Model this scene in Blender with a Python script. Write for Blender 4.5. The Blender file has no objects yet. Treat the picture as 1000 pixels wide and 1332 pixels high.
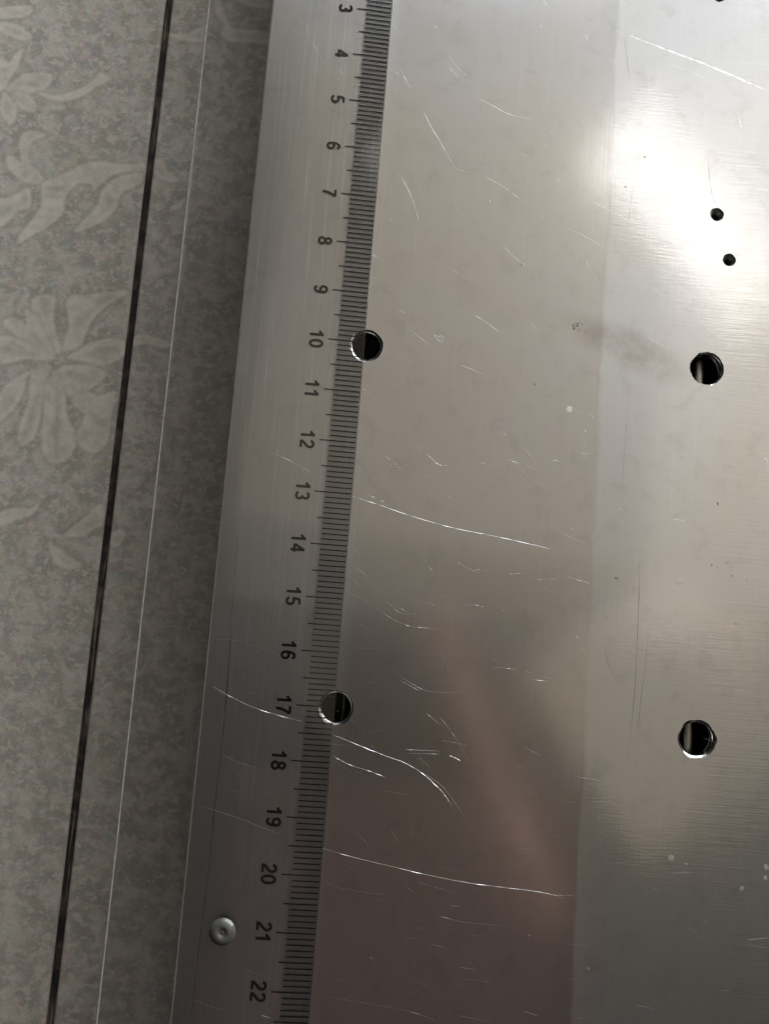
import bpy, bmesh, math, random
import numpy as np
from mathutils import Vector, Matrix
random.seed(7); rng = np.random.default_rng(7)
MM = 0.001
scene = bpy.context.scene
C = scene.collection
TOP = 40.8          # height of the metal surface above the tiles, mm
RUL = 42.0          # height of the ruler's upper face, mm

# ------------------------------------------------------------ camera
cam_d = bpy.data.cameras.new('camera'); cam = bpy.data.objects.new('camera', cam_d); C.objects.link(cam)
w = Vector((-0.110235183, -0.0198389761, 0.0773914741))
Rm = Matrix.Rotation(w.length, 3, w.normalized()) @ Matrix(((1,0,0),(0,-1,0),(0,0,-1)))   # world -> camera (y down, z forward)
Rbl = (Matrix(((1,0,0),(0,-1,0),(0,0,-1))) @ Rm).transposed()
cam.matrix_world = Matrix.Translation(Vector((4.15468754, -19.1767668, 145.42248 + RUL)) * MM) @ Rbl.to_4x4()
cam_d.sensor_fit = 'VERTICAL'; cam_d.sensor_height = 32.0; cam_d.sensor_width = 24.0
cam_d.lens = 1000.0 / 1332.0 * 32.0
cam_d.clip_start = 0.005; cam_d.clip_end = 50
scene.camera = cam

# ------------------------------------------------------------ light: one window, the lit ceiling as area lamps, and added fill lamps
world = bpy.data.worlds.new('World'); scene.world = world; world.use_nodes = True
bg = world.node_tree.nodes['Background']
bg.inputs[0].default_value = (1.0, 0.93, 0.82, 1); bg.inputs[1].default_value = 0.010
def area(name, loc, look, along, sx, sy, radiance, col):
    d = bpy.data.lights.new(name, 'AREA'); d.shape = 'RECTANGLE'; d.size = sx; d.size_y = sy
    d.energy = radiance * math.pi * sx * sy; d.color = col
    o = bpy.data.objects.new(name, d); C.objects.link(o)
    z = (Vector(loc) - Vector(look)).normalized(); x = Vector(along); x = (x - z*x.dot(z)).normalized(); y = z.cross(x)
    o.matrix_world = Matrix.Translation(loc) @ Matrix((x, y, z)).transposed().to_4x4()
    return o
area('window_light', (1.25, 1.60, 0.80), (0.05, 0, 0.04), (1, -0.8, 0), 2.4, 1.4, 6.0, (0.89, 0.945, 1.0))
area('window_pane_light', (0.555, 0.735, 1.25), (0.06, 0.06, 0.04), (0.17, -0.18, 0), 0.44, 0.15, 2.4, (1.0, 0.98, 0.95))
area('ceiling_light', (0.72, 0.95, 2.04), (0.72, 0.95, 0), (1, -0.08, 0), 2.08, 1.70, 0.19, (1.0, 0.89, 0.75))
area('ceiling_edge_softener', (0.74, 0.80, 2.07), (0.74, 0.80, 0), (1, -0.02, 0), 2.20, 1.75, 0.19, (1.0, 0.89, 0.75))  # added overlapping lamp, softens the reflected lower edge of the ceiling patch
area('ceiling_side_fill', (1.45, 0.75, 2.10), (1.45, 0.75, 0), (1, -0.06, 0), 1.25, 1.75, 0.38, (1.0, 0.89, 0.75))  # added fill lamp, brightens the milled side and the floor
area('ceiling_corner_light', (0.86, -0.25, 2.04), (0.86, -0.25, 0), (-0.6, 0.8, 0), 0.62, 0.60, 0.42, (1.0, 0.87, 0.68))
area('warm_streak_light', (0.38, -0.43, 2.0), (0.38, -0.43, 0), (0.35, -0.77, 0), 0.85, 0.06, 0.42, (1.0, 0.60, 0.46))  # added strip lamp, puts a warm diagonal streak into the plate's reflection
area('reddish_fill_light', (0.18, -1.20, 2.06), (0.18, -1.20, 0), (1, 0, 0), 0.95, 1.4, 0.065, (1.0, 0.60, 0.58))  # added dim fill lamp, reddens the reflection at the plate's lower end
area('window_side_fill', (0.0, 1.70, 1.30), (-0.1, 0, 0.04), (1, 0, 0), 1.0, 0.7, 1.5, (0.88, 0.94, 1.0))  # added fill from the window side, brightens metal under the ruler's upper end

scene.view_settings.view_transform = 'Standard'; scene.view_settings.look = 'None'
scene.view_settings.exposure = 0.0; scene.view_settings.gamma = 1.0
scene.render.engine = 'CYCLES'
scene.cycles.max_bounces = 12; scene.cycles.transmission_bounces = 10; scene.cycles.transparent_max_bounces = 12
scene.cycles.use_denoising = True

# ------------------------------------------------------------ helpers
def link(name, me, mat=None, parent=None):
    o = bpy.data.objects.new(name, me); C.objects.link(o)
    if mat is not None and not me.materials: me.materials.append(mat)
    if parent is not None: o.parent = parent
    return o
def mesh(name, verts, faces, smooth=False):
    me = bpy.data.meshes.new(name)
    me.from_pydata([(x*MM, y*MM, z*MM) for x, y, z in verts], [], faces); me.update()
    if smooth: me.polygons.foreach_set('use_smooth', [True]*len(me.polygons))
    return me
def thing(name, label, cat, loc=(0,0,0)):
    o = bpy.data.objects.new(name, None); C.objects.link(o); o.location = loc
    o.empty_display_size = 0.01; o['label'] = label; o['category'] = cat
    return o
def catmull(P, n=6, closed=False):
    P = [np.array(p, float) for p in P]; out = []
    N = len(P); m = N if closed else N-1
    for i in range(m):
        g = (lambda k: P[k % N]) if closed else (lambda k: P[min(max(k, 0), N-1)])
        a, b, c, d = g(i-1), g(i), g(i+1), g(i+2)
        for j in range(n):
            t = j/n
            out.append(0.5*((2*b) + (c-a)*t + (2*a-5*b+4*c-d)*t*t + (3*b-a-3*c+d)*t**3))
    if not closed: out.append(P[-1])
    return np.array(out)
class NT:
    def __init__(s, name):
        s.m = bpy.data.materials.new(name); s.m.use_nodes = True; s.t = s.m.node_tree; s.t.nodes.clear()
        s.out = s.n('ShaderNodeOutputMaterial')
    def n(s, typ, **kw):
        nd = s.t.nodes.new(typ)
        for k, v in kw.items(): setattr(nd, k, v)
        return nd
    def l(s, a, b): s.t.links.new(a, b)
    def val(s, sock, v):
        if hasattr(v, 'is_output'): s.l(v, sock)
        else: sock.default_value = v
    def coord(s, scale=(1,1,1), rot=(0,0,0), loc=(0,0,0)):
        tc = s.n('ShaderNodeTexCoord'); mp = s.n('ShaderNodeMapping')
        mp.inputs['Scale'].default_value = scale; mp.inputs['Rotation'].default_value = rot; mp.inputs['Location'].default_value = loc
        s.l(tc.outputs['Object'], mp.inputs[0]); return mp.outputs[0]
    def noise(s, vec, scale, detail=3, rough=0.55, dist=0.0):
        nd = s.n('ShaderNodeTexNoise'); s.l(vec, nd.inputs['Vector'])
        nd.inputs['Scale'].default_value = scale; nd.inputs['Detail'].default_value = detail
        nd.inputs['Roughness'].default_value = rough; nd.inputs['Distortion'].default_value = dist
        return nd.outputs[0]
    def ramp(s, fac, a, b, lo=0.0, hi=1.0):
        nd = s.n('ShaderNodeMapRange'); nd.interpolation_type = 'SMOOTHSTEP'
        s.l(fac, nd.inputs[0]); nd.inputs[1].default_value = a; nd.inputs[2].default_value = b
        nd.inputs[3].default_value = lo; nd.inputs[4].default_value = hi
        return nd.outputs[0]
    def math(s, op, a, b=0.0):
        nd = s.n('ShaderNodeMath', operation=op); s.val(nd.inputs[0], a); s.val(nd.inputs[1], b); return nd.outputs[0]
    def mix(s, fac, a, b, mode='MIX'):
        nd = s.n('ShaderNodeMix', data_type='RGBA', blend_type=mode)
        s.val(nd.inputs[0], fac); s.val(nd.inputs[6], a); s.val(nd.inputs[7], b); return nd.outputs[2]
    def sep(s, vec):
        nd = s.n('ShaderNodeSeparateXYZ'); s.l(vec, nd.inputs[0]); return nd.outputs
    def bump(s, h, strength, dist=0.0001, normal=None):
        nd = s.n('ShaderNodeBump'); s.l(h, nd.inputs['Height']); nd.inputs['Strength'].default_value = strength
        nd.inputs['Distance'].default_value = dist
        if normal is not None: s.l(normal, nd.inputs['Normal'])
        return nd.outputs[0]
    def pbsdf(s, color, rough, metal=0.0, normal=None, **kw):
        b = s.n('ShaderNodeBsdfPrincipled')
        s.val(b.inputs['Base Color'], color); s.val(b.inputs['Roughness'], rough); s.val(b.inputs['Metallic'], metal)
        if normal is not None: s.l(normal, b.inputs['Normal'])
        for k, v in kw.items(): s.val(b.inputs[k], v)
        return b
    def done(s, sh): s.l(sh, s.out.inputs[0]); return s.m

R_SHARP_U, R_SHARP_L, R_SHARP_R, R_WIDE, R_WIDE_R, MIX_U, MIX_L, MIX_R, BUMP = 0.24, 0.14, 0.10, 0.395, 0.48, 0.74, 0.46, 0.64, 0.5
TILE = (0.64, 0.592, 0.525)

# ------------------------------------------------------------ traced marks, mm in the plane of the thing they lie on
PETALS=[[(-76.39,34.8),(-80.28,35.46),(-82.9,41.18),(-84.71,48.01),(-81.58,49.78),(-79.02,48.5),(-78.95,44.01),(-77.4,39.17),(-75.57,35.86)],
[(-77.15,33.26),(-82.16,35.3),(-88.84,39.19),(-91.11,41.97),(-88.4,43.2),(-85.32,41.47),(-86.29,45.37),(-83.21,43.64),(-78.98,36.56)],
[(-77.62,33.22),(-83.73,32.71),(-89.71,31.23),(-92.84,33.42),(-93.29,36.83),(-88.71,38.21),(-81.69,35.34)],
[(-78.38,31.68),(-84.24,29.23),(-89.69,23.89),(-90.68,17.03),(-88.75,16.7),(-85.46,20.36),(-83.75,25.36),(-83.18,28.34),(-78.67,30.19)],
[(-78.73,30.67),(-82.71,28.38),(-82.44,22.55),(-83.92,15.65),(-83.66,11.82),(-81.92,11),(-79.49,14.08),(-78.93,18.96),(-78.71,24.8),(-78.02,28.77)],
[(-76.38,30.87),(-78.6,25.79),(-78.35,19.97),(-78.21,13.23),(-76.46,8.57),(-73.5,7.38),(-70.48,9.53),(-69.6,13.93),(-72.63,19.47),(-73.56,25.23)],
[(-75.5,31.43),(-74.62,28.07),(-71.69,23.44),(-67.34,26.72),(-64.39,29.91),(-66.03,31.73),(-69.44,32.43)],
[(-72.1,22.92),(-68.42,19.82),(-69.6,13.93),(-65.42,10.42),(-62.03,13.58),(-61.75,19.4),(-61.59,26.22),(-65.24,24.94),(-68.64,25.64)],
[(-74.39,33.99),(-70.49,37.28),(-65.05,39.72),(-61.2,39.55),(-60.34,36.15),(-64.26,32.87),(-70.03,33.37)],
[(-75.57,35.86),(-74.86,41.86),(-76.24,49.24),(-70.17,50.76),(-62.66,52.42),(-61.6,51.5),(-66.02,48.11),(-69.36,43.83),(-71.44,37.2)],
[(-58.89,40.24),(-56.63,41.42),(-49.76,40.02),(-49.61,38.54),(-54.93,39.08),(-58.67,38.27)],
[(-97.38,105.29),(-94.72,107.68),(-90.9,108.84),(-87.13,108.39),(-87.96,105.1),(-91.18,103.2),(-95.99,102.22),(-99.12,103.53)],
[(-102.04,110.74),(-100.23,111.99),(-98.55,110.54),(-97.42,113.33),(-95.6,114.58),(-96.46,109.66),(-97.93,105.77),(-99.12,103.53),(-101,102.82)],
[(-96.97,102.13),(-93.07,102.5),(-90.61,100.6),(-90.49,97.69),(-93.51,98.21),(-95.72,100.12)],
[(-98.99,102.48),(-96.83,101.08),(-94.97,98.07),(-95.47,94.32),(-96.93,94.19),(-99.34,97.67)],
[(-90.21,103.29),(-85.71,102.91),(-81.44,104.38),(-77.31,107.17),(-75.17,110.05),(-72.28,108.71),(-75.69,105.98),(-78.38,103.6),(-82.59,101.61),(-87.05,101.72)],
[(-93.35,89.26),(-92.23,91.99),(-89.38,92.78),(-86.55,91.72),(-89.54,90.13),(-90.6,86.89),(-89.17,83.37),(-85.83,80.03),(-88.04,78.27),(-92.09,79.46),(-94.83,81.81),(-96.2,84.81),(-94.33,85.51),(-92.2,84.13)],
[(-86.12,78.44),(-83.41,80.24),(-79.8,82.65),(-76.17,85.06),(-71.38,86.02),(-66.44,85.69),(-61.36,86.41),(-61.38,84.32),(-67.15,83.27),(-69.88,81.46),(-72.48,78.63),(-74.05,79.53),(-77.43,79.23),(-79.89,75.38),(-79.88,71.26),(-83.28,67.37),(-86.38,65.05),(-90.36,62.15),(-89.38,65.81),(-85.83,72.27)],
[(-70.55,78.81),(-67.03,82.24),(-61.32,83.8),(-61.46,80.66),(-65.59,78.21),(-67,73.43),(-70.44,69.53),(-76.38,66.44),(-74.41,70.2),(-71.88,73.52)],
[(-96.6,69.26),(-96.17,73.41),(-92.94,74.73),(-89.36,77.12),(-88.3,72.57),(-91.46,70.74),(-93.46,67.49),(-96.2,66.22)],
[(-59.23,87.12),(-56.36,87.91),(-55.11,85.4),(-51.86,82.57),(-55.26,82.26),(-58.4,84.06)],
[(-53.04,75.19),(-49.91,78.06),(-49.75,76.52),(-52.44,74.21)],
[(-86.53,-6.53),(-83.51,-4.63),(-78.66,-4.25),(-76.43,-2.41),(-77.69,-5.41),(-81.53,-7.37),(-85.4,-8.91)],
[(-69.8,-9.75),(-66.15,-6.16),(-61.76,-1.66),(-60.78,-6.57),(-62.66,-7.95),(-64.9,-9.78),(-68.89,-10.5)],
[(-73.19,-12.07),(-70.57,-13.51),(-67.5,-15.32),(-64.88,-16.75),(-66.75,-18.12),(-70.97,-16.82)],
[(-58.87,-8.89),(-56.17,-7.44),(-55.12,-9.43),(-56.87,-12.03),(-59.04,-10.97)],
[(-59.37,122.76),(-53.65,123.3),(-49.23,126.08),(-48.79,121.8),(-53.4,120.97),(-57.82,121.73)],
[(-46.42,134.27),(-44.43,128.91),(-41.92,125.6),(-32.46,125.32),(-31.77,121.85),(-37.2,121.73),(-42.26,121.64),(-45.32,123.31),(-44.52,126.14),(-47.03,129.45),(-47.86,134.13)],
[(-43.53,134.54),(-34.85,135.38),(-32.75,132.41),(-38.17,131.89),(-41.21,133.18)],
[(-103.03,125.82),(-95.2,127.12),(-95.35,124.37),(-99.65,122.87),(-102.67,123.12)],
[(-102.43,121.3),(-98.52,121.89),(-93.62,118.56),(-95.94,117.25),(-102.18,119.37)]]
SCR=[([(-16.62,7),(-12.02,5.41),(-6.3,2.71)],0.06),
([(-0.13,-0.24),(4.86,-1.48),(12.41,-3.42),(19.92,-4.91),(27.39,-5.81),(34.87,-6.86),(38.62,-7.46)],0.11),
([(-22.77,-37.96),(-20.22,-39.18),(-15.01,-41.19),(-9.9,-42.36),(-5.97,-43.05)],0.14),
([(-0.22,-45.02),(5.51,-46.83),(9.9,-48.19),(13.85,-49.29),(17.26,-50.99),(20.28,-53.27),(22.12,-55.2),(23.39,-57.17)],0.17),
([(16.51,-50.49),(20.51,-52.56),(23.59,-55.79),(25.78,-58.79)],0.07),
([(0.54,-49),(3.64,-50.3),(7.28,-51.15),(10.34,-52.04)],0.13),
([(-23.15,-59.34),(-17.39,-60.7),(-11.6,-62.34),(-6.39,-63.88)],0.09),
([(-0.35,-65.36),(4.96,-66.48),(11.38,-67.52),(18.51,-68.65),(25.62,-69.52),(32.71,-69.98),(39.8,-70.31),(44.51,-71.06)],0.15),
([(38.38,-70.27),(42.65,-70.65),(46.61,-70.52)],0.08),
([(3.99,65.99),(6.09,62.9),(7.92,58.97),(8.92,55.81)],0.09),
([(13.67,-46.81),(16.24,-46.76),(19.96,-46.63)],0.12),
([(13.72,-47.5),(20,-47.19)],0.1),
([(21.88,-47.33),(23.05,-47.67),(24.08,-48.15)],0.14),
([(20.12,-44.67),(22.58,-44.91),(25.18,-45.14)],0.08),
([(17.46,-49.73),(16.33,-48.01),(18.62,-49.93)],0.05),
([(8.18,-19.91),(10.81,-21.74),(13.73,-21.81)],0.06),
([(6.4,-21.35),(9.74,-23.12),(13.17,-24.16),(18.57,-24.19)],0.07),
([(23.09,-19.5),(24.98,-19.22),(26.76,-19.52)],0.09),
([(20.94,-11.34),(23.07,-12.35),(25.62,-13.03)],0.07),
([(28.9,-30.6),(31.09,-30.58),(33.71,-30.67)],0.1),
([(35.99,-32.36),(39.49,-32.38)],0.08),
([(13.75,9.15),(15.34,7.77),(16.43,7.1),(17.93,7.07)],0.09),
([(13.12,33.34),(15.23,31.32),(14.66,33)],0.06),
([(12.99,33.01),(15.15,32.57)],0.05),
([(11.68,-33.58),(16.17,-35.66),(19.81,-35.96),(23.69,-35.54)],0.07),
([(11.74,-34.29),(15.92,-36.11)],0.05),
([(-25.52,-29.23),(-20.49,-29.13),(-16.08,-29.95),(-10.91,-31.27),(-6.34,-32.36)],0.06),
([(-20.52,-24.4),(-15.28,-23.14),(-11.72,-22.3)],0.05),
([(-8.1,-22.16),(-6.29,-22.89)],0.08),
([(-20.15,-49.92),(-16.9,-51.21),(-13.28,-51.92)],0.06),
([(-12.21,-55.83),(-10.59,-56.54)],0.06),
([(-18.25,-56.26),(-16.38,-56.54)],0.05),
([(19.37,-40.09),(22.81,-44.05),(25.37,-48.06)],0.05),
([(17.2,-39.97),(20.23,-42.14)],0.06),
([(29.48,9.21),(31.76,8.64)],0.06),
([(38.16,9.91),(39.98,9.6)],0.08),
([(5.65,37.59),(7.67,36.97)],0.06),
([(7.88,34.15),(13,30.66)],0.04),
([(18.79,83.52),(22.03,82.31),(25.28,80.75),(30.06,80.02)],0.09),
([(8.01,79.66),(12.43,72.55),(15.04,68.64)],0.05),
([(8.5,79.37),(9.8,76.48),(13.26,71.8)],0.05),
([(2.42,89.28),(5.36,83.63)],0.05),
([(12.36,89.88),(14.53,88.21)],0.06),
([(21.41,66.74),(24.62,65.38),(28.67,62.79)],0.06),
([(46.56,101.19),(53.08,99.22),(59.59,97.25),(66.09,95.28),(72.59,92.97),(79.08,90.5)],0.3),
([(43.49,63.46),(48.29,61.26),(53.07,59.07)],0.06),
([(38.31,57.6),(43.08,55.58),(47.07,53.49)],0.06),
([(58.07,94.87),(65.37,92.46)],0.08),
([(44.18,16.2),(44.49,16.07)],0.1),
([(41.53,-12.25),(44.09,-12.93),(47.08,-13.58)],0.06),
([(30.78,-12.93),(35.17,-12.3)],0.04),
([(78.31,-76.18),(80.43,-75.77),(82.56,-75.49)],0.08),
([(23.65,-73.81),(25.9,-73.79)],0.1),
([(21.38,-75.56),(26.08,-76.44),(33.11,-76.64)],0.06),
([(15.83,-80.17),(17.9,-79.77)],0.06),
([(20.48,-80.66),(23.58,-81.12)],0.06),
([(9.82,-83.6),(10.68,-83.94)],0.1),
([(25.19,-84.17),(29.4,-84.55)],0.06),
([(26.01,-86.09),(32.3,-86.46)],0.05),
([(3.48,-90.81),(10.45,-91.53),(17.41,-92.25),(24.45,-94)],0.06),
([(25.73,-92.36),(32.71,-93.21)],0.07),
([(38.14,-90.92),(40.96,-91.65)],0.08),
([(22.28,-92.58),(22.63,-93.6)],0.16),
([(-21.12,-92.53),(-18.29,-93.38),(-14.09,-94.27)],0.05),
([(-8.59,-94.43),(-6.9,-94.84)],0.12),
([(-17.3,-85.51),(-14.88,-86.27)],0.06),
([(-12.76,-86.78),(-7.09,-88.37)],0.05),
([(0.13,-70.98),(4.76,-72.67)],0.05),
([(4.01,-72.05),(8.96,-72.66),(12.46,-72.55)],0.05),
([(-1.96,-8.55),(2.69,-11.43)],0.04),
([(1.71,-13.85),(4.18,-15.41)],0.05),
([(10.3,-20.77),(12.25,-21.49)],0.05),
([(-15.88,92.67),(-12.81,88.19)],0.06),
([(-17.35,96.81),(-15.96,91.81)],0.04),
([(-22.9,66.36),(-23.17,67.65)],0.1),
([(-19.61,76.27),(-18.88,64.75)],0.05),
([(-17.16,71.51),(-15.87,53.61)],0.04),
([(-25.5,85.81),(-24.87,75.79)],0.05),
([(-22.85,91.15),(-22.55,74.33)],0.04),
([(-24.94,63.38),(-24.1,51.27)],0.04),
([(-3.22,53.12),(-2.07,48.38)],0.06),
([(-3.79,50.65),(-4.36,48.18)],0.05)]
DARK=[([(48.58,99.14),(49.22,95.41),(49.89,90.67)],0.14),
([(66.84,75.34),(67.14,70.86),(67.71,67.6),(68.74,64.39)],0.12),
([(51.9,68.66),(51.32,63.66),(50.78,57.88)],0.07),
([(52.68,23.07),(52.15,13.79),(52.14,6.94)],0.1),
([(56.01,-6.99),(56.12,-17.29),(56.02,-33.17),(55.09,-45.94)],0.1),
([(58.21,-21.79),(57.75,-28.75),(57.15,-35.93),(56.59,-47.23)],0.09),
([(49.81,-25.02),(50.67,-27.84),(51.83,-30.76)],0.08),
([(50.02,-13.06),(49.78,-17.77)],0.07),
([(-21.04,-8.57),(-20.64,-23.12),(-20.25,-35.94),(-20.14,-47.15),(-20.32,-59.55),(-20.36,-73.03),(-20.8,-84.96),(-20.81,-96.89)],0.16),
([(54.66,-82.91),(53.23,-85.63)],0.1),
([(-23.48,-96.16),(-21.64,-92.82),(-21.23,-91.5)],0.06)]
SPECKS=[(40.96,20.09,0.75,0.9),(63.78,-11.86,1.1,0.8),(63.94,-62.71,0.8,0.7),(66.83,-63.6,0.3,0.3),(77.23,-67.24,0.55,0.6),(81.72,-63.13,0.6,0.8),(81.62,-65.04,0.5,0.6),(74.98,-18.78,0.7,0.7),(49.6,-82.97,0.3,0.3),(67.58,-28.45,0.4,0.25),(79.94,12.97,0.7,1)]
PITS=[(51.6,-12.06,0.8,0.4),(29.94,48.77,0.3,0.35),(-9.05,67.61,0.35,0.2),(38.53,-78.01,0.45,0.35),(41.05,36.65,0.6,0.5),(70.78,3.89,0.35,0.7),(69.93,-8.14,0.3,0.5),(70.98,-8.5,0.2,0.4),(73.04,-7.3,0.3,0.3),(73.86,-9.91,0.35,0.3),(72.6,-7.63,0.3,0.2),(63.56,12.42,0.25,0.2),(50.08,67.18,0.4,0.3),(53.74,73.98,0.45,0.35),(25.93,15.78,0.3,0.2),(1.99,10.48,0.3,0.3),(33.89,24.62,0.45,0.45)]

# ------------------------------------------------------------ materials
def mat_aluminium():
    k = NT('scuffed_aluminium')
    co = k.coord(); x, y, z = k.sep(co)
    wob = k.math('MULTIPLY', k.math('SUBTRACT', k.noise(k.coord((300, 60, 1)), 1.0, 4, 0.6), 0.5), 0.0022)
    mill = k.ramp(k.math('ADD', x, wob), 0.0461, 0.0476)                                   # milled band right of the step
    coarse = k.ramp(x, 0.062, 0.074)
    # very fine hatching left by the cutter, lines across the bar
    ln1 = k.noise(k.coord((60, 2600, 1)), 1.0, 3, 0.7)
    ln2 = k.noise(k.coord((260, 2200, 1), (0, 0, 0.35)), 1.0, 2, 0.6)
    ln3 = k.noise(k.coord((1500, 26, 1)), 1.0, 3, 0.7)                   # extrusion streaks, along the bar
    speck = k.noise(co, 2500, 2, 0.6)
    cloud = k.noise(co, 22, 3, 0.5, 0.4); cloud2 = k.noise(k.coord(loc=(3,1,2)), 45, 4, 0.6, 0.8)
    fine = k.noise(k.coord(loc=(1,5,2)), 240, 4, 0.65, 0.5)
    tint = k.mix(k.ramp(cloud, 0.35, 0.65), (0.63, 0.615, 0.60, 1), (0.63, 0.60, 0.55, 1))
    tint = k.mix(k.math('MULTIPLY', k.ramp(cloud2, 0.45, 0.75), 0.5), tint, (0.60, 0.575, 0.575, 1))
    tint = k.mix(k.math('MULTIPLY', k.ramp(ln3, 0.48, 0.75), k.ramp(x, -0.002, 0.004, 0.65, 0.12)), tint, (0.80, 0.80, 0.80, 1))
    tint = k.mix(k.math('MULTIPLY', k.ramp(fine, 0.48, 0.78), 0.30), tint, (0.42, 0.40, 0.37, 1))
    tint = k.mix(k.math('MULTIPLY', k.ramp(ln1, 0.35, 0.7), k.math('MULTIPLY', coarse, 0.14)), tint, (0.42, 0.40, 0.37, 1))
    # rub mark: brown smear by the drilled hole
    sm = k.n('ShaderNodeMapping', vector_type='TEXTURE'); k.l(k.n('ShaderNodeTexCoord').outputs['Object'], sm.inputs[0])
    sm.inputs['Location'].default_value = (0.052, 0.0335, 0.0408); sm.inputs['Rotation'].default_value = (0, 0, -0.36); sm.inputs['Scale'].default_value = (0.018, 0.0055, 1)
    smg = k.n('ShaderNodeTexGradient', gradient_type='SPHERICAL'); k.l(sm.outputs[0], smg.inputs[0])
    smear = k.math('MULTIPLY', k.ramp(smg.outputs['Fac'], 0.0, 0.8), k.ramp(k.noise(co, 170, 5, 0.65, 0.1), 0.25, 0.7))
    tint = k.mix(k.math('MULTIPLY', smear, 0.5), tint, (0.29, 0.24, 0.195, 1))
    nrm1 = k.bump(k.mix(coarse, k.math('ADD', k.math('MULTIPLY', ln2, k.math('MULTIPLY', mill, 0.5)), k.math('MULTIPLY', ln3, 0.25)), ln1), BUMP, 0.00003)
    nrm1 = k.bump(speck, 0.15, 0.00002, nrm1)
    rvar = k.math('MULTIPLY', k.math('SUBTRACT', cloud2, 0.5), 0.10)
    r_sharp = k.math('ADD', k.math('ADD', k.ramp(mill, 0, 1, R_SHARP_L, R_SHARP_R), k.ramp(x, -0.006, 0.004, R_SHARP_U-R_SHARP_L, 0.0)), rvar)
    a = k.pbsdf(tint, r_sharp, 1.0, nrm1)
    b = k.pbsdf(tint, k.ramp(mill, 0, 1, R_WIDE, R_WIDE_R), 1.0, nrm1)
    mx = k.n('ShaderNodeMixShader'); k.val(mx.inputs[0], k.math('ADD', k.ramp(mill, 0, 1, MIX_L, MIX_R), k.ramp(x, -0.006, 0.004, MIX_U-MIX_L, 0.0)))
    k.l(a.outputs[0], mx.inputs[1]); k.l(b.outputs[0], mx.inputs[2])
    return k.done(mx.outputs[0])
def mat_metal(name, col, rough, metal=1.0, nscale=600, bump=0.3):
    k = NT(name); n = k.noise(k.coord(), nscale, 3)
    c2 = tuple(v*0.75 for v in col[:3]) + (1,)
    return k.done(k.pbsdf(k.mix(k.ramp(n, 0.35, 0.7), col, c2), rough, metal, k.bump(n, bump, 0.00005)).outputs[0])
def mat_tile():
    k = NT('stone_print_tile'); co = k.coord()
    n1 = k.noise(co, 190, 5, 0.66, 0.3); n2 = k.noise(k.coord((1,1.25,1), loc=(2,7,0)), 420, 4, 0.68, 0.25); n3 = k.noise(k.coord(loc=(5,2,0)), 45, 3, 0.5)
    at = k.n('ShaderNodeVertexColor', layer_name='print'); ch = k.n('ShaderNodeSeparateColor'); k.l(at.outputs[0], ch.inputs[0])
    pet, dark = ch.outputs[0], ch.outputs[1]
    A = TILE
    base = k.mix(k.ramp(n1, 0.40, 0.62), tuple(v*0.80 for v in A)+(1,), tuple(v*1.10 for v in A)+(1,))
    base = k.mix(k.math('MULTIPLY', k.ramp(n2, 0.50, 0.61), 0.8), base, tuple(v*1.22 for v in A)+(1,))
    base = k.mix(k.math('MULTIPLY', k.ramp(n3, 0.5, 0.72), 0.25), base, (A[0]*0.86, A[1]*0.92, A[2]*0.8, 1))
    # the print is a fine grid of dots
    vo = k.n('ShaderNodeTexWhiteNoise', noise_dimensions='2D')
    sn = k.n('ShaderNodeVectorMath', operation='FLOOR'); k.l(k.coord((1900, 2600, 1)), sn.inputs[0]); k.l(sn.outputs[0], vo.inputs[0])
    base = k.mix(0.26, base, vo.outputs[1], 'SOFT_LIGHT')
    petc = k.mix(k.ramp(n1, 0.3, 0.7), (A[0]*1.30, A[1]*1.30, A[2]*1.30, 1), (A[0]*1.52, A[1]*1.52, A[2]*1.52, 1))
    pet = k.math('MULTIPLY', pet, k.ramp(n2, 0.25, 0.5, 0.7, 1.0))
    col = k.mix(pet, base, petc)
    col = k.mix(k.math('MULTIPLY', dark, 0.55), col, (A[0]*0.62, A[1]*0.58, A[2]*0.5, 1))
    return k.done(k.pbsdf(col, 0.5, 0, k.bump(n2, 0.08, 0.0001), **{'Specular IOR Level': 0.25}).outputs[0])
def mat_grout():
    k = NT('dirty_joint'); co = k.coord(); n = k.noise(co, 120, 4, 0.7)
    n2 = k.noise(k.coord((900, 45, 1), loc=(0, 3, 0)), 1, 3, 0.6)
    c = k.mix(k.ramp(n, 0.45, 0.68), (0.025, 0.021, 0.018, 1), (0.14, 0.095, 0.07, 1))
    c = k.mix(k.math('MULTIPLY', k.ramp(n2, 0.55, 0.7), 0.7), c, (0.36, 0.32, 0.25, 1))
    return k.done(k.pbsdf(c, 0.85, 0, k.bump(n, 0.5, 0.0005)).outputs[0])
def mat_plastic(name='clear_acrylic', r0=0.035):
    k = NT(name); n = k.noise(k.coord((700, 14, 700)), 1, 3, 0.6)
    r = k.math('ADD', k.math('MULTIPLY', k.ramp(n, 0.5, 0.8), 0.05), r0)
    b = k.pbsdf((0.985, 0.985, 0.98, 1), r, 0, k.bump(n, 0.04, 0.00002), **{'Transmission Weight': 1.0, 'IOR': 1.49})
    return k.done(b.outputs[0])
def mat_ink():
    k = NT('black_print'); n = k.noise(k.coord(), 3000, 2)
    return k.done(k.pbsdf(k.mix(n, (0.006, 0.006, 0.006, 1), (0.02, 0.02, 0.02, 1)), 0.55, 0, **{'Specular IOR Level': 0.2}).outputs[0])
AL = mat_aluminium()
AL_IN = mat_metal('raw_aluminium_inside', (0.55, 0.54, 0.52, 1), 0.35)
AL_BRIGHT = mat_metal('fresh_cut_aluminium', (0.86, 0.86, 0.86, 1), 0.24, 1.0, 900, 0.3)
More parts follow.
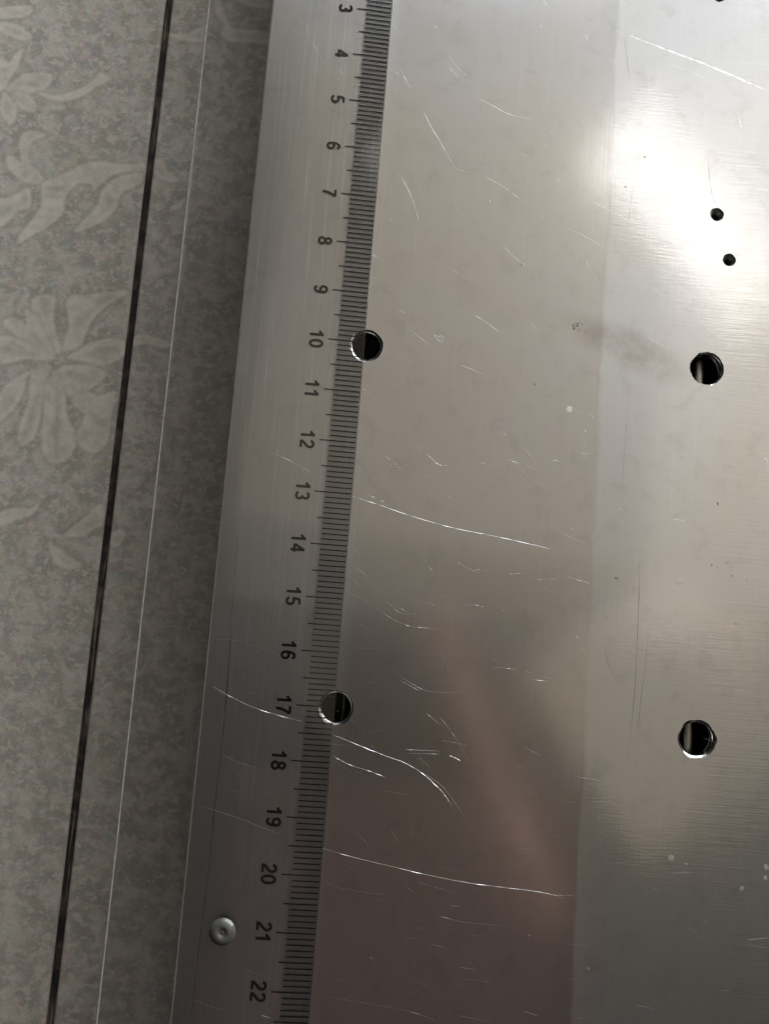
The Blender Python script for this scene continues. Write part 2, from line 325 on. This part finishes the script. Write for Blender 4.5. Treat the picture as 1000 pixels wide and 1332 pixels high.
AL_RIM = mat_metal('drilled_rim_aluminium', (0.70, 0.69, 0.67, 1), 0.2, 1.0, 1500, 0.4)
AL_SINK = mat_metal('countersunk_dull_metal', (0.33, 0.325, 0.31, 1), 0.5, 0.8, 1800, 0.6)
PIT2 = mat_metal('dark_line_scuff', (0.12, 0.11, 0.10, 1), 0.5, 0.5)
DARKSCR = mat_metal('dark_scuff', (0.34, 0.32, 0.29, 1), 0.5, 0.8)
PALE = mat_metal('dried_pale_splash', (0.80, 0.78, 0.74, 1), 0.42, 0.8)
NUB = mat_metal('moulded_plastic_nub', (0.20, 0.196, 0.185, 1), 0.22, 0.35, 700, 0.5)
PIT = mat_metal('dark_pit', (0.27, 0.25, 0.23, 1), 0.6, 0.2)
TILEM = mat_tile(); GROUT = mat_grout(); ACR = mat_plastic(); INK = mat_ink()
EDGE_LIT = mat_metal('pale_lit_edge', (0.80, 0.79, 0.75, 1), 0.3, 0.0, 900, 0.5)  # pale opaque colour stands for the light caught along the clear edge

# ------------------------------------------------------------ floor
def box(x0, x1, y0, y1, z0, z1):
    v = [(x, y, z) for z in (z0, z1) for y in (y0, y1) for x in (x0, x1)]
    f = [(0,2,3,1), (4,5,7,6), (0,1,5,4), (2,6,7,3), (0,4,6,2), (1,3,7,5)]
    return v, f
floor = link('floor', mesh('floor', *box(-700, 700, -700, 700, -14, -0.7)), GROUT); floor['kind'] = 'structure'

def tile(x0, x1, y0, y1, fx0=None, fx1=None, fy0=-150, fy1=160, step=0.5):
    """tile slab; the part in view is a fine grid that carries the printed flowers"""
    b = 0.35
    if fx0 is None:
        xs = np.array([x0, x0+b, x1-b, x1]); ys = np.array([y0, y0+b, y1-b, y1])
    else:
        xs = np.concatenate([[x0, x0+b], np.arange(max(fx0, x0+2*b), min(fx1, x1-2*b), step), [x1-b, x1]])
        ys = np.concatenate([[y0, y0+b], np.arange(fy0, fy1, step), [y1-b, y1]])
    nx, ny = len(xs), len(ys)
    X, Y = np.meshgrid(xs, ys); Z = np.zeros_like(X)
    edge = (X < x0+b/2) | (X > x1-b/2) | (Y < y0+b/2) | (Y > y1-b/2)
    Z[edge] = -b
    pet = np.zeros_like(X); dark = np.zeros_like(X)
    if fx0 is not None: paint(X, Y, pet, dark)
    idx = np.arange(nx*ny).reshape(ny, nx)
    F = np.stack([idx[:-1,:-1], idx[:-1,1:], idx[1:,1:], idx[1:,:-1]], -1).reshape(-1, 4)
    V = np.stack([X, Y, Z], -1).reshape(-1, 3)
    # skirt down to the bed
    ring = np.concatenate([idx[0,:], idx[1:,-1], idx[-1,-2::-1], idx[-2:0:-1,0]])
    low = V[ring].copy(); low[:,2] = -9
    n0 = len(V); V = np.vstack([V, low]); m = len(ring)
    S = np.array([[ring[i], n0+i, n0+(i+1) % m, ring[(i+1) % m]] for i in range(m)])
    me = bpy.data.meshes.new('floor_tile')
    F = np.vstack([F, S])
    me.vertices.add(len(V)); me.vertices.foreach_set('co', (V*MM).astype(np.float32).ravel())
    me.loops.add(F.size); me.loops.foreach_set('vertex_index', F.astype(np.int32).ravel())
    me.polygons.add(len(F)); me.polygons.foreach_set('loop_start', np.arange(0, F.size, 4, dtype=np.int32))
    me.update(calc_edges=True); me.validate()
    ca = me.color_attributes.new('print', 'FLOAT_COLOR', 'POINT')
    colr = np.zeros((len(V), 4), np.float32); colr[:,3] = 1
    colr[:n0,0] = pet.ravel(); colr[:n0,1] = dark.ravel()
    ca.data.foreach_set('color', colr.ravel())
    return link('floor_tile', me, TILEM, floor)
def paint(X, Y, pet, dark):
    xs, ys = X[0], Y[:,0]
    for pi, P in enumerate(PETALS):
        L = catmull(P, 5, True); cen = L.mean(0)
        i0, i1 = np.searchsorted(xs, [L[:,0].min()-3, L[:,0].max()+3]); j0, j1 = np.searchsorted(ys, [L[:,1].min()-3, L[:,1].max()+3])
        if i1-i0 < 2 or j1-j0 < 2: continue
        x, y = X[j0:j1, i0:i1], Y[j0:j1, i0:i1]
        d2 = np.full(x.shape, 1e9); ins = np.zeros(x.shape, bool)
        for a, b in zip(L, np.roll(L, -1, 0)):
            e = b-a; t = np.clip(((x-a[0])*e[0]+(y-a[1])*e[1])/max(e@e, 1e-9), 0, 1)
            d2 = np.minimum(d2, (x-a[0]-t*e[0])**2+(y-a[1]-t*e[1])**2)
            c = (a[1] > y) != (b[1] > y)
            with np.errstate(divide='ignore', invalid='ignore'):
                ins ^= c & (x < (b[0]-a[0])*(y-a[1])/(b[1]-a[1]+1e-12)+a[0])
        d = np.sqrt(d2)*np.where(ins, 1, -1)
        m = np.clip((d+0.35)/0.8, 0, 1); m = m*m*(3-2*m)
        th = math.atan2(*(L[len(L)//2]-L[0])[::-1])
        u = (x-cen[0])*math.cos(th)+(y-cen[1])*math.sin(th); v = -(x-cen[0])*math.sin(th)+(y-cen[1])*math.cos(th)
        vein = 0.5+0.5*np.sin(v*2.2+0.25*u+pi); 
        lite = 0.45+0.30*np.exp(-np.maximum(d-0.4, 0)/0.8)+0.30*vein*np.clip(d/1.5, 0, 1)*np.clip(0.5-u/9, 0.2, 1)
        pet[j0:j1, i0:i1] = pet[j0:j1, i0:i1]*(1-m)+m*lite
        o = np.exp(-((d+0.5)/0.5)**2)*0.42
        crease = np.clip(d/2.2, 0, 1)*np.exp(-(v/0.9)**2)*0.5
        dark[j0:j1, i0:i1] = np.maximum(dark[j0:j1, i0:i1]*(1-m), np.maximum(o, crease*m))
tile(-660, -60.55, -330, 330, -140, -60)
tile(-58.75, 540, -330, 330, -58, -12)

# ------------------------------------------------------------ aluminium hollow section
X0, X1, YH, WALL = -24.55, 95.0, 320.0, 2.0
prof = thing('aluminium_profile', 'scratched silver aluminium box section with drilled holes lying on the floor tiles', 'metal bar')
def outline(cx, cy, r, n=40, hexa=0.0, ph=0.0, jag=0.0, sides=6):
    rr = random.Random(int(cx*31+cy*17))
    out = []
    for i in range(n):
        a = 2*math.pi*i/n
        q = r*(1+hexa*math.cos(sides*(a-ph))+0.5*hexa*math.cos(3*(a-ph*1.7)+1.0)+jag*rr.uniform(-1, 1))
        out.append((cx+q*math.cos(a), cy+q*math.sin(a)))
    return out
HOLES = [  # x, y, outer radius, bore radius, hexagonality, phase, jag, depth of the broken edge, bore offset
    (0.40, 29.65, 3.27, 2.72, 0.012, 0.3, 0.004, 0.33, (-0.02, 0.02)),
    (0.25, -40.15, 3.25, 2.75, 0.008, 0.2, 0.004, 0.30, (0.02, 0.04)),
    (67.86, 30.68, 3.38, 3.08, 0.020, 1.0, 0.024, 0.30, (-0.06, -0.06)),
    (68.12, -41.0, 3.60, 3.05, 0.030, 0.1, 0.016, 0.36, (-0.05, 0.02)),
    (68.94, 62.95, 1.40, 0.80, 0.02, 0.4, 0.02, 1.0, (0.06, -0.22)),
    (71.71, 53.54, 1.32, 0.76, 0.02, 1.2, 0.02, 1.0, (0.0, -0.16)),
    (68.07, 111.2, 1.40, 0.80, 0.02, 0.4, 0.02, 1.0, (0.0, -0.1)),
]
def sheet(x0, x1, y0, y1, z, loops, flip=False):
    bm = bmesh.new()
    def ring(pts):
        vs = [bm.verts.new((px*MM, py*MM, z*MM)) for px, py in pts]
        for a, b in zip(vs, vs[1:]+vs[:1]): bm.edges.new((a, b))
    # break the long border so the triangles stay well shaped
    n = 24
    b = [(x0, y0), (x1, y0)] + [(x1, y0+(y1-y0)*i/n) for i in range(1, n)] + [(x1, y1), (x0, y1)] + [(x0, y1-(y1-y0)*i/n) for i in range(1, n)]
    ring(b)
    for L in loops: ring(L)
    bmesh.ops.triangle_fill(bm, use_beauty=True, use_dissolve=False, edges=bm.edges[:])
    bmesh.ops.recalc_face_normals(bm, faces=bm.faces[:])
    up = sum(f.normal.z*f.calc_area() for f in bm.faces)
    if (up < 0) != flip: bmesh.ops.reverse_faces(bm, faces=bm.faces[:])
    return bm
OUT = [outline(h[0], h[1], h[2], 48 if h[2] > 2 else 28, h[4], h[5], h[6]) for h in HOLES]
BORE = [outline(h[0]+h[8][0], h[1]+h[8][1], h[3], 48 if h[2] > 2 else 28, h[4]*0.2, h[5], 0.002) for h in HOLES]
CH = 0.35
bm = sheet(X0+CH, X1-CH, -YH, YH, TOP, OUT)
bm2 = sheet(X0, X1, -YH, YH, TOP-WALL, BORE, True)
tmp = bpy.data.meshes.new('tmp'); bm2.to_mesh(tmp); bm.from_mesh(tmp); bm2.free(); bpy.data.meshes.remove(tmp)
def quad(*p): bm.faces.new([bm.verts.new((a*MM, b*MM, c*MM)) for a, b, c in p])
quad((X0, -YH, TOP-CH), (X0+CH, -YH, TOP), (X0+CH, YH, TOP), (X0, YH, TOP-CH))
quad((X1-CH, -YH, TOP), (X1, -YH, TOP-CH), (X1, YH, TOP-CH), (X1-CH, YH, TOP))
quad((X0, -YH, TOP-WALL), (X0, -YH, TOP-CH), (X0, YH, TOP-CH), (X0, YH, TOP-WALL))
quad((X1, YH, TOP-WALL), (X1, YH, TOP-CH), (X1, -YH, TOP-CH), (X1, -YH, TOP-WALL))
for s in (-1, 1):
    quad((X0, s*YH, TOP-WALL), (X1, s*YH, TOP-WALL), (X1, s*YH, TOP-CH), (X0, s*YH, TOP-CH))
me = bpy.data.meshes.new('top_wall'); bm.to_mesh(me); bm.free()
link('top_wall', me, AL, prof)
for xa, xb in ((X0, X0+WALL), (X1-WALL, X1)):
    link('side_wall', mesh('side_wall', *box(xa, xb, -YH, YH, 0.02, TOP-WALL)), AL, prof)
link('bottom_wall', mesh('bottom_wall', *box(X0+WALL, X1-WALL, -YH, YH, 0.02, WALL)), AL_IN, prof)
# ribs inside the section, just seen through the holes
def rib(x0, x1, ztop):
    n = 10; V = []; F = []
    pts = [(x0, ztop-6)] + [((x0+x1)/2-(x1-x0)/2*math.cos(math.pi*i/n), ztop-(x1-x0)*0.22*(1-math.sin(math.pi*i/n))) for i in range(n+1)] + [(x1, ztop-6)]
    for yy in (-YH+1, YH-1): V += [(a, yy, b) for a, b in pts]
    m = len(pts)
    F = [(i, i+1, m+i+1, m+i) for i in range(m-1)] + [(m-1, 0, m, 2*m-1), tuple(range(m-1, -1, -1)), tuple(range(m, 2*m))]
    link('inner_rib', mesh('inner_rib', V, F), AL_IN, prof)
rib(67.35, 69.2, TOP-4.0); rib(0.7, 1.9, TOP-14.0)
for k, h in enumerate(HOLES):
    n = len(OUT[k]); V = []; F = []
    zb = TOP-h[7]
    for t, zz in ((0, TOP), (0.55, TOP-h[7]*0.35), (1, zb)):
        V += [(a[0]*(1-t)+b[0]*t, a[1]*(1-t)+b[1]*t, zz) for a, b in zip(OUT[k], BORE[k])]
    V += [(b[0], b[1], TOP-WALL) for b in BORE[k]]
    for r in range(3):
        F += [(r*n+i, (r+1)*n+i, (r+1)*n+(i+1) % n, r*n+(i+1) % n) for i in range(n)]
    o = link('hole_rim', mesh('hole_rim', V, F, h[2] > 2), AL_RIM if h[2] > 2 else AL_SINK, prof)
    # burr: a thin uneven lip turned up round the hole
    V = []; F = []; rr = random.Random(k+50)
    for i in range(n):
        a = OUT[k][i]; c = (h[0], h[1]); q = rr.uniform(0.01, 0.05)*(1 if h[2] > 2 else 0.7)
        dx, dy = a[0]-c[0], a[1]-c[1]; L = math.hypot(dx, dy); dx /= L; dy /= L
        V += [(a[0]-dx*0.005, a[1]-dy*0.005, TOP-0.01), (a[0]+dx*q*0.4, a[1]+dy*q*0.4, TOP+q*0.2), (a[0]+dx*(q+0.06), a[1]+dy*(q+0.06), TOP-0.005)]
    for i in range(n):
        j = (i+1) % n
        F += [(3*i, 3*i+1, 3*j+1, 3*j), (3*i+1, 3*i+2, 3*j+2, 3*j+1)]
    link('burr', mesh('burr', V, F), AL_RIM, o)

# scratches: low ridges of turned-up metal, with a faceted section so that they catch the window
def ridge(P, wd, h, jitter=0.12, n=5, seed=0):
    rr = random.Random(seed)
    L = catmull(P, n) if len(P) > 2 else np.array([np.array(P[0])+(np.array(P[1])-np.array(P[0]))*i/6 for i in range(7)])
    V = []; F = []; m = len(L)
    for i in range(m):
        d = L[min(i+1, m-1)]-L[max(i-1, 0)]; d = d/(np.linalg.norm(d)+1e-9); nn = np.array([-d[1], d[0]])
        tp = min(1, 4*min(i, m-1-i)/(m-1)+0.15); ww = wd*tp*rr.uniform(1-3*jitter, 1+3*jitter)*0.5
        p = L[i]+nn*rr.uniform(-1, 1)*wd*jitter
        a, b = p+nn*ww, p-nn*ww
        V += [(a[0], a[1], TOP+0.004), (p[0], p[1], TOP+0.004+h*tp*rr.uniform(0.6, 1.2)), (b[0], b[1], TOP+0.004)]
    for i in range(m-1):
        F += [(3*i, 3*i+3, 3*i+4, 3*i+1), (3*i+1, 3*i+4, 3*i+5, 3*i+2)]
    F = [f[::-1] for f in F]
    return V, F
def join(parts):
    V = []; F = []
    for v, f in parts:
        o = len(V); V += v; F += [tuple(i+o for i in q) for q in f]
    return V, F
for i, (P, wd) in enumerate(SCR):
    if P[0][1] > 25 and wd < 0.2: wd *= 0.62
    link('scratch', mesh('scratch', *ridge(P, wd*(1.4 if wd > 0.2 else 0.8 if wd > 0.1 else 0.62), wd*(0.025 if wd > 0.2 else 0.2 if wd > 0.1 else 0.11), 0.14, 6, i)), AL_BRIGHT, prof)
for i, (P, wd) in enumerate(DARK):
    V, F = ridge(P, wd*0.7, 0.002, 0.25, 6, i)
    link('dark_scratch', mesh('dark_scratch', V, F), PIT2 if wd > 0.15 else DARKSCR, prof)
parts = []
for i in range(520):
    x = random.uniform(X0+1, 85) if i % 3 else random.uniform(0, 46); y = random.uniform(-100, 112)
    a = random.gauss(-0.25, 0.22) if random.random() < 0.6 else random.uniform(-1.3, -0.3)
    if y > 15:
        a = random.gauss(-0.8, 0.35)
        if random.random() < 0.62: continue
    L = abs(random.gauss(0, 2.8))+0.5; c = random.gauss(0, 0.025)*L
    P = [(x, y), (x+L*0.5*math.cos(a)-c*math.sin(a), y+L*0.5*math.sin(a)+c*math.cos(a)), (x+L*math.cos(a), y+L*math.sin(a))]
    wd = random.choice((0.018, 0.022, 0.028, 0.036))
    parts.append(ridge(P, wd, wd*random.uniform(0.05, 0.17), 0.12, 4, 1000+i))
o = link('fine_scratches', mesh('fine_scratches', *join(parts)), AL_BRIGHT, prof); o['kind'] = 'stuff'
def blob(x, y, rx, ry, h, seed, n=14):
    rr = random.Random(seed); V = [(x, y, TOP+h)]; F = []
    for t, zz in ((0.6, h), (1, 0.002)):
        for i in range(n):
            a = 2*math.pi*i/n; q = t*rr.uniform(0.8, 1.15)
            V.append((x+rx*q*math.cos(a), y+ry*q*math.sin(a), TOP+zz))
    for i in range(n):
        j = (i+1) % n; F += [(0, 1+i, 1+j), (1+i, 1+n+i, 1+n+j, 1+j)]
    return V, F
for i, (x, y, a, b) in enumerate(SPECKS):
    link('pale_spot', mesh('pale_spot', *blob(x, y, a*0.75, b*0.75, 0.012, i), True), PALE, prof)
for i, (x, y, a, b) in enumerate(PITS):
    link('dark_pit', mesh('dark_pit', *blob(x, y, a*0.5, b*0.5, 0.010, 90+i)), PIT, prof)

SMX, SMY = 41.6, 37.2
parts = []
for i in range(46):
    a = random.uniform(0, 6.28); q = abs(random.gauss(0, 0.85)); r_ = random.uniform(0.06, 0.2)
    parts.append(blob(SMX+q*math.cos(a)*1.2, SMY+q*math.sin(a)*0.8, r_, r_*random.uniform(0.5, 1), 0.012, 300+i, 8))
o = link('gouge_mark', mesh('gouge_mark', *join(parts)), PIT, prof); o['kind'] = 'stuff'

# ------------------------------------------------------------ clear plastic ruler
ruler = thing('plastic_ruler', 'clear plastic centimetre ruler with black ticks lying along the aluminium bar', 'ruler', (0, 0, 0))
YZERO = 130.0        # y of the 0 cm mark
def ry(mm): return -19.18+(YZERO-mm+19.18)*1.005    # seen through the plastic the print looks raised; this keeps its scale
sec = [(-37.0, 0.15), (-37.0, 1.12), (-36.95, 1.17), (-36.85, 1.2), (-6.9, 1.2), (-6.5, 1.195), (-5.6, 1.17), (-5.25, 1.13), (-0.10, 0.26), (0.05, 0.22), (0.05, 0.15)]
n = len(sec); ya, yb = YZERO+6, YZERO-306
V = [(a, yy, TOP+b) for yy in (ya, yb) for a, b in sec]
F = [(i, (i+1) % n, n+(i+1) % n, n+i) for i in range(n)] + [tuple(range(n-1, -1, -1)), tuple(range(n, 2*n))]
bm = bmesh.new(); mb = mesh('ruler_body', V, F); bm.from_mesh(mb); bmesh.ops.recalc_face_normals(bm, faces=bm.faces[:]); bm.to_mesh(mb); bm.free()
mb.materials.append(ACR); mb.materials.append(mat_plastic('matt_acrylic_bevel', 0.08))
for f in mb.polygons:
    if f.center.x > -5.3*MM and f.normal.z > 0.5: f.material_index = 1
link('ruler_body', mb, None, ruler)
pe = [(-37.0+0.0, 0.05)] + [(-37.0-0.42*math.sin(math.pi*i/8), 0.05+1.15*(1-math.cos(math.pi*i/8))/2) for i in range(1, 8)] + [(-37.0, 1.2)]
V = [(a-0.005, yy, TOP+b) for yy in (ya, yb) for a, b in pe]; m = len(pe)
link('ruler_edge', mesh('ruler_edge', V, [(i, i+1, m+i+1, m+i) for i in range(m-1)] + [tuple(range(m)), tuple(range(2*m-1, m-1, -1)), (0, m, 2*m-1, m-1)], False), EDGE_LIT, ruler)
PRINT = TOP+0.13     # the print sits on the ruler's underside, just clear of the metal
def surf(v): return PRINT
def tick_mesh(length, wd):
    st = [v for v in (-length, -6.9, -6.5, -5.6, -5.25, -0.2) if v >= -length-1e-6]
    st = sorted(set(st)); V = []; F = []
    for v in st: V += [(v, wd/2, surf(v)), (v, -wd/2, surf(v))]
    for i in range(len(st)-1): F.append((2*i, 2*i+1, 2*i+3, 2*i+2))
    return mesh('tick_mark', V, F)
TM = {10: tick_mesh(7.15, 0.22), 5: tick_mesh(6.35, 0.22), 1: tick_mesh(5.25, 0.21)}
for m_ in TM.values(): m_.materials.append(INK)
for mm in range(0, 300):
    o = link('tick_mark', TM[10 if mm % 10 == 0 else 5 if mm % 5 == 0 else 1], None, ruler)
    o.location = (0, ry(mm)*MM, 0)
def arc(cx, cy, rx, ry_, a0, a1, n=16):
    return [(cx+rx*math.cos(math.radians(a0+(a1-a0)*i/n)), cy+ry_*math.sin(math.radians(a0+(a1-a0)*i/n))) for i in range(n+1)]
GL = {
 '0': [(arc(.29,.5,.215,.435,0,360,32), True)],
 '1': [([(.06,.69),(.16,.735),(.25,.82),(.31,.93)], False), ([(.335,1.0),(.335,0)], False)],
 '2': [(arc(.285,.70,.205,.235,172,-30,18)+[(.40,.47),(.27,.34),(.13,.20),(.075,.065)], False), ([(.02,.065),(.52,.065)], False)],
 '3': [(arc(.28,.715,.185,.22,160,-90,16), False), (arc(.28,.285,.215,.22,90,-160,18), False)],
 '4': [([(.405,0),(.405,.97)], False), ([(.43,.955),(.06,.30)], False), ([(.02,.265),(.56,.265)], False)],
 '5': [([(.49,.935),(.145,.935)], False), ([(.16,.95),(.095,.475)]+arc(.275,.31,.215,.245,132,-162,18), False)],
 '6': [(arc(.295,.30,.205,.235,0,360,28), True), ([(.09,.32),(.095,.55),(.14,.76),(.22,.89),(.32,.935),(.42,.90),(.49,.77)], False)],
 '7': [([(.04,.935),(.53,.935)], False), ([(.50,.90),(.36,.68),(.25,.42),(.19,0)], False)],
 '8': [(arc(.29,.735,.175,.20,0,360,24), True), (arc(.29,.275,.215,.215,0,360,28), True)],
}
GL['9'] = [([(.58-x, 1-y) for x, y in L], c) for L, c in GL['6']]
def glyph(ch, ox, H, sx, wt, z):
    V = []; F = []
    for si, (L, closed) in enumerate(GL[ch]):
        P = np.array(L)*np.array([sx, 1.0])*H; P[:,0] += ox
        if closed: P = P[:-1]
        m = len(P); o = len(V)
        for i in range(m):
            a = P[(i-1) % m] if closed or i else P[0]; b = P[(i+1) % m] if closed or i < m-1 else P[-1]
            d = (b-a)/(np.linalg.norm(b-a)+1e-9); nn = np.array([-d[1], d[0]])
            for s in (1, -1):
                q = P[i]+nn*s*wt/2
                V.append((q[1], -q[0], z+si*0.004))        # turned a quarter: digit tops point to the tick marks
        for i in range(m if closed else m-1):
            j = (i+1) % m; F.append((o+2*i, o+2*i+1, o+2*j+1, o+2*j))
    return V, F
H, SX, ADV = 2.75, 1.05, 1.92
for cm in range(0, 31):
    s = str(cm); width = ADV*(len(s)-1)+0.58*H*SX
    par = [glyph(ch, -width/2+ADV*i, H, SX, 0.50, 0) for i, ch in enumerate(s)]
    V, F = join(par)
    V = [(a-8.05-H, b, PRINT+c*0.3) for a, b, c in V]
    o = link('printed_number', mesh('printed_number', V, F), INK, ruler)
    o.location = (0, ry(cm*10)*MM-0.0001, 0)
# moulding nub: a low dome with a dimple
pr = [(0, 0.42), (0.25, 0.40), (0.42, 0.30), (0.6, 0.42), (0.85, 0.62), (1.25, 0.66), (1.7, 0.55), (2.05, 0.32), (2.25, 0.10), (2.4, 0.0)]
V = [(-16.65, -80.5, RUL+pr[0][1])]; F = []; n = 28
for r, zz in pr[1:]:
    V += [(-16.65+r*math.cos(2*math.pi*i/n), -80.5+r*math.sin(2*math.pi*i/n), RUL+0.005+zz) for i in range(n)]
for i in range(n): F.append((0, 1+i, 1+(i+1) % n))
for q in range(len(pr)-2):
    F += [(1+q*n+i, 1+(q+1)*n+i, 1+(q+1)*n+(i+1) % n, 1+q*n+(i+1) % n) for i in range(n)]
link('moulding_nub', mesh('moulding_nub', V, F, True), NUB, ruler)
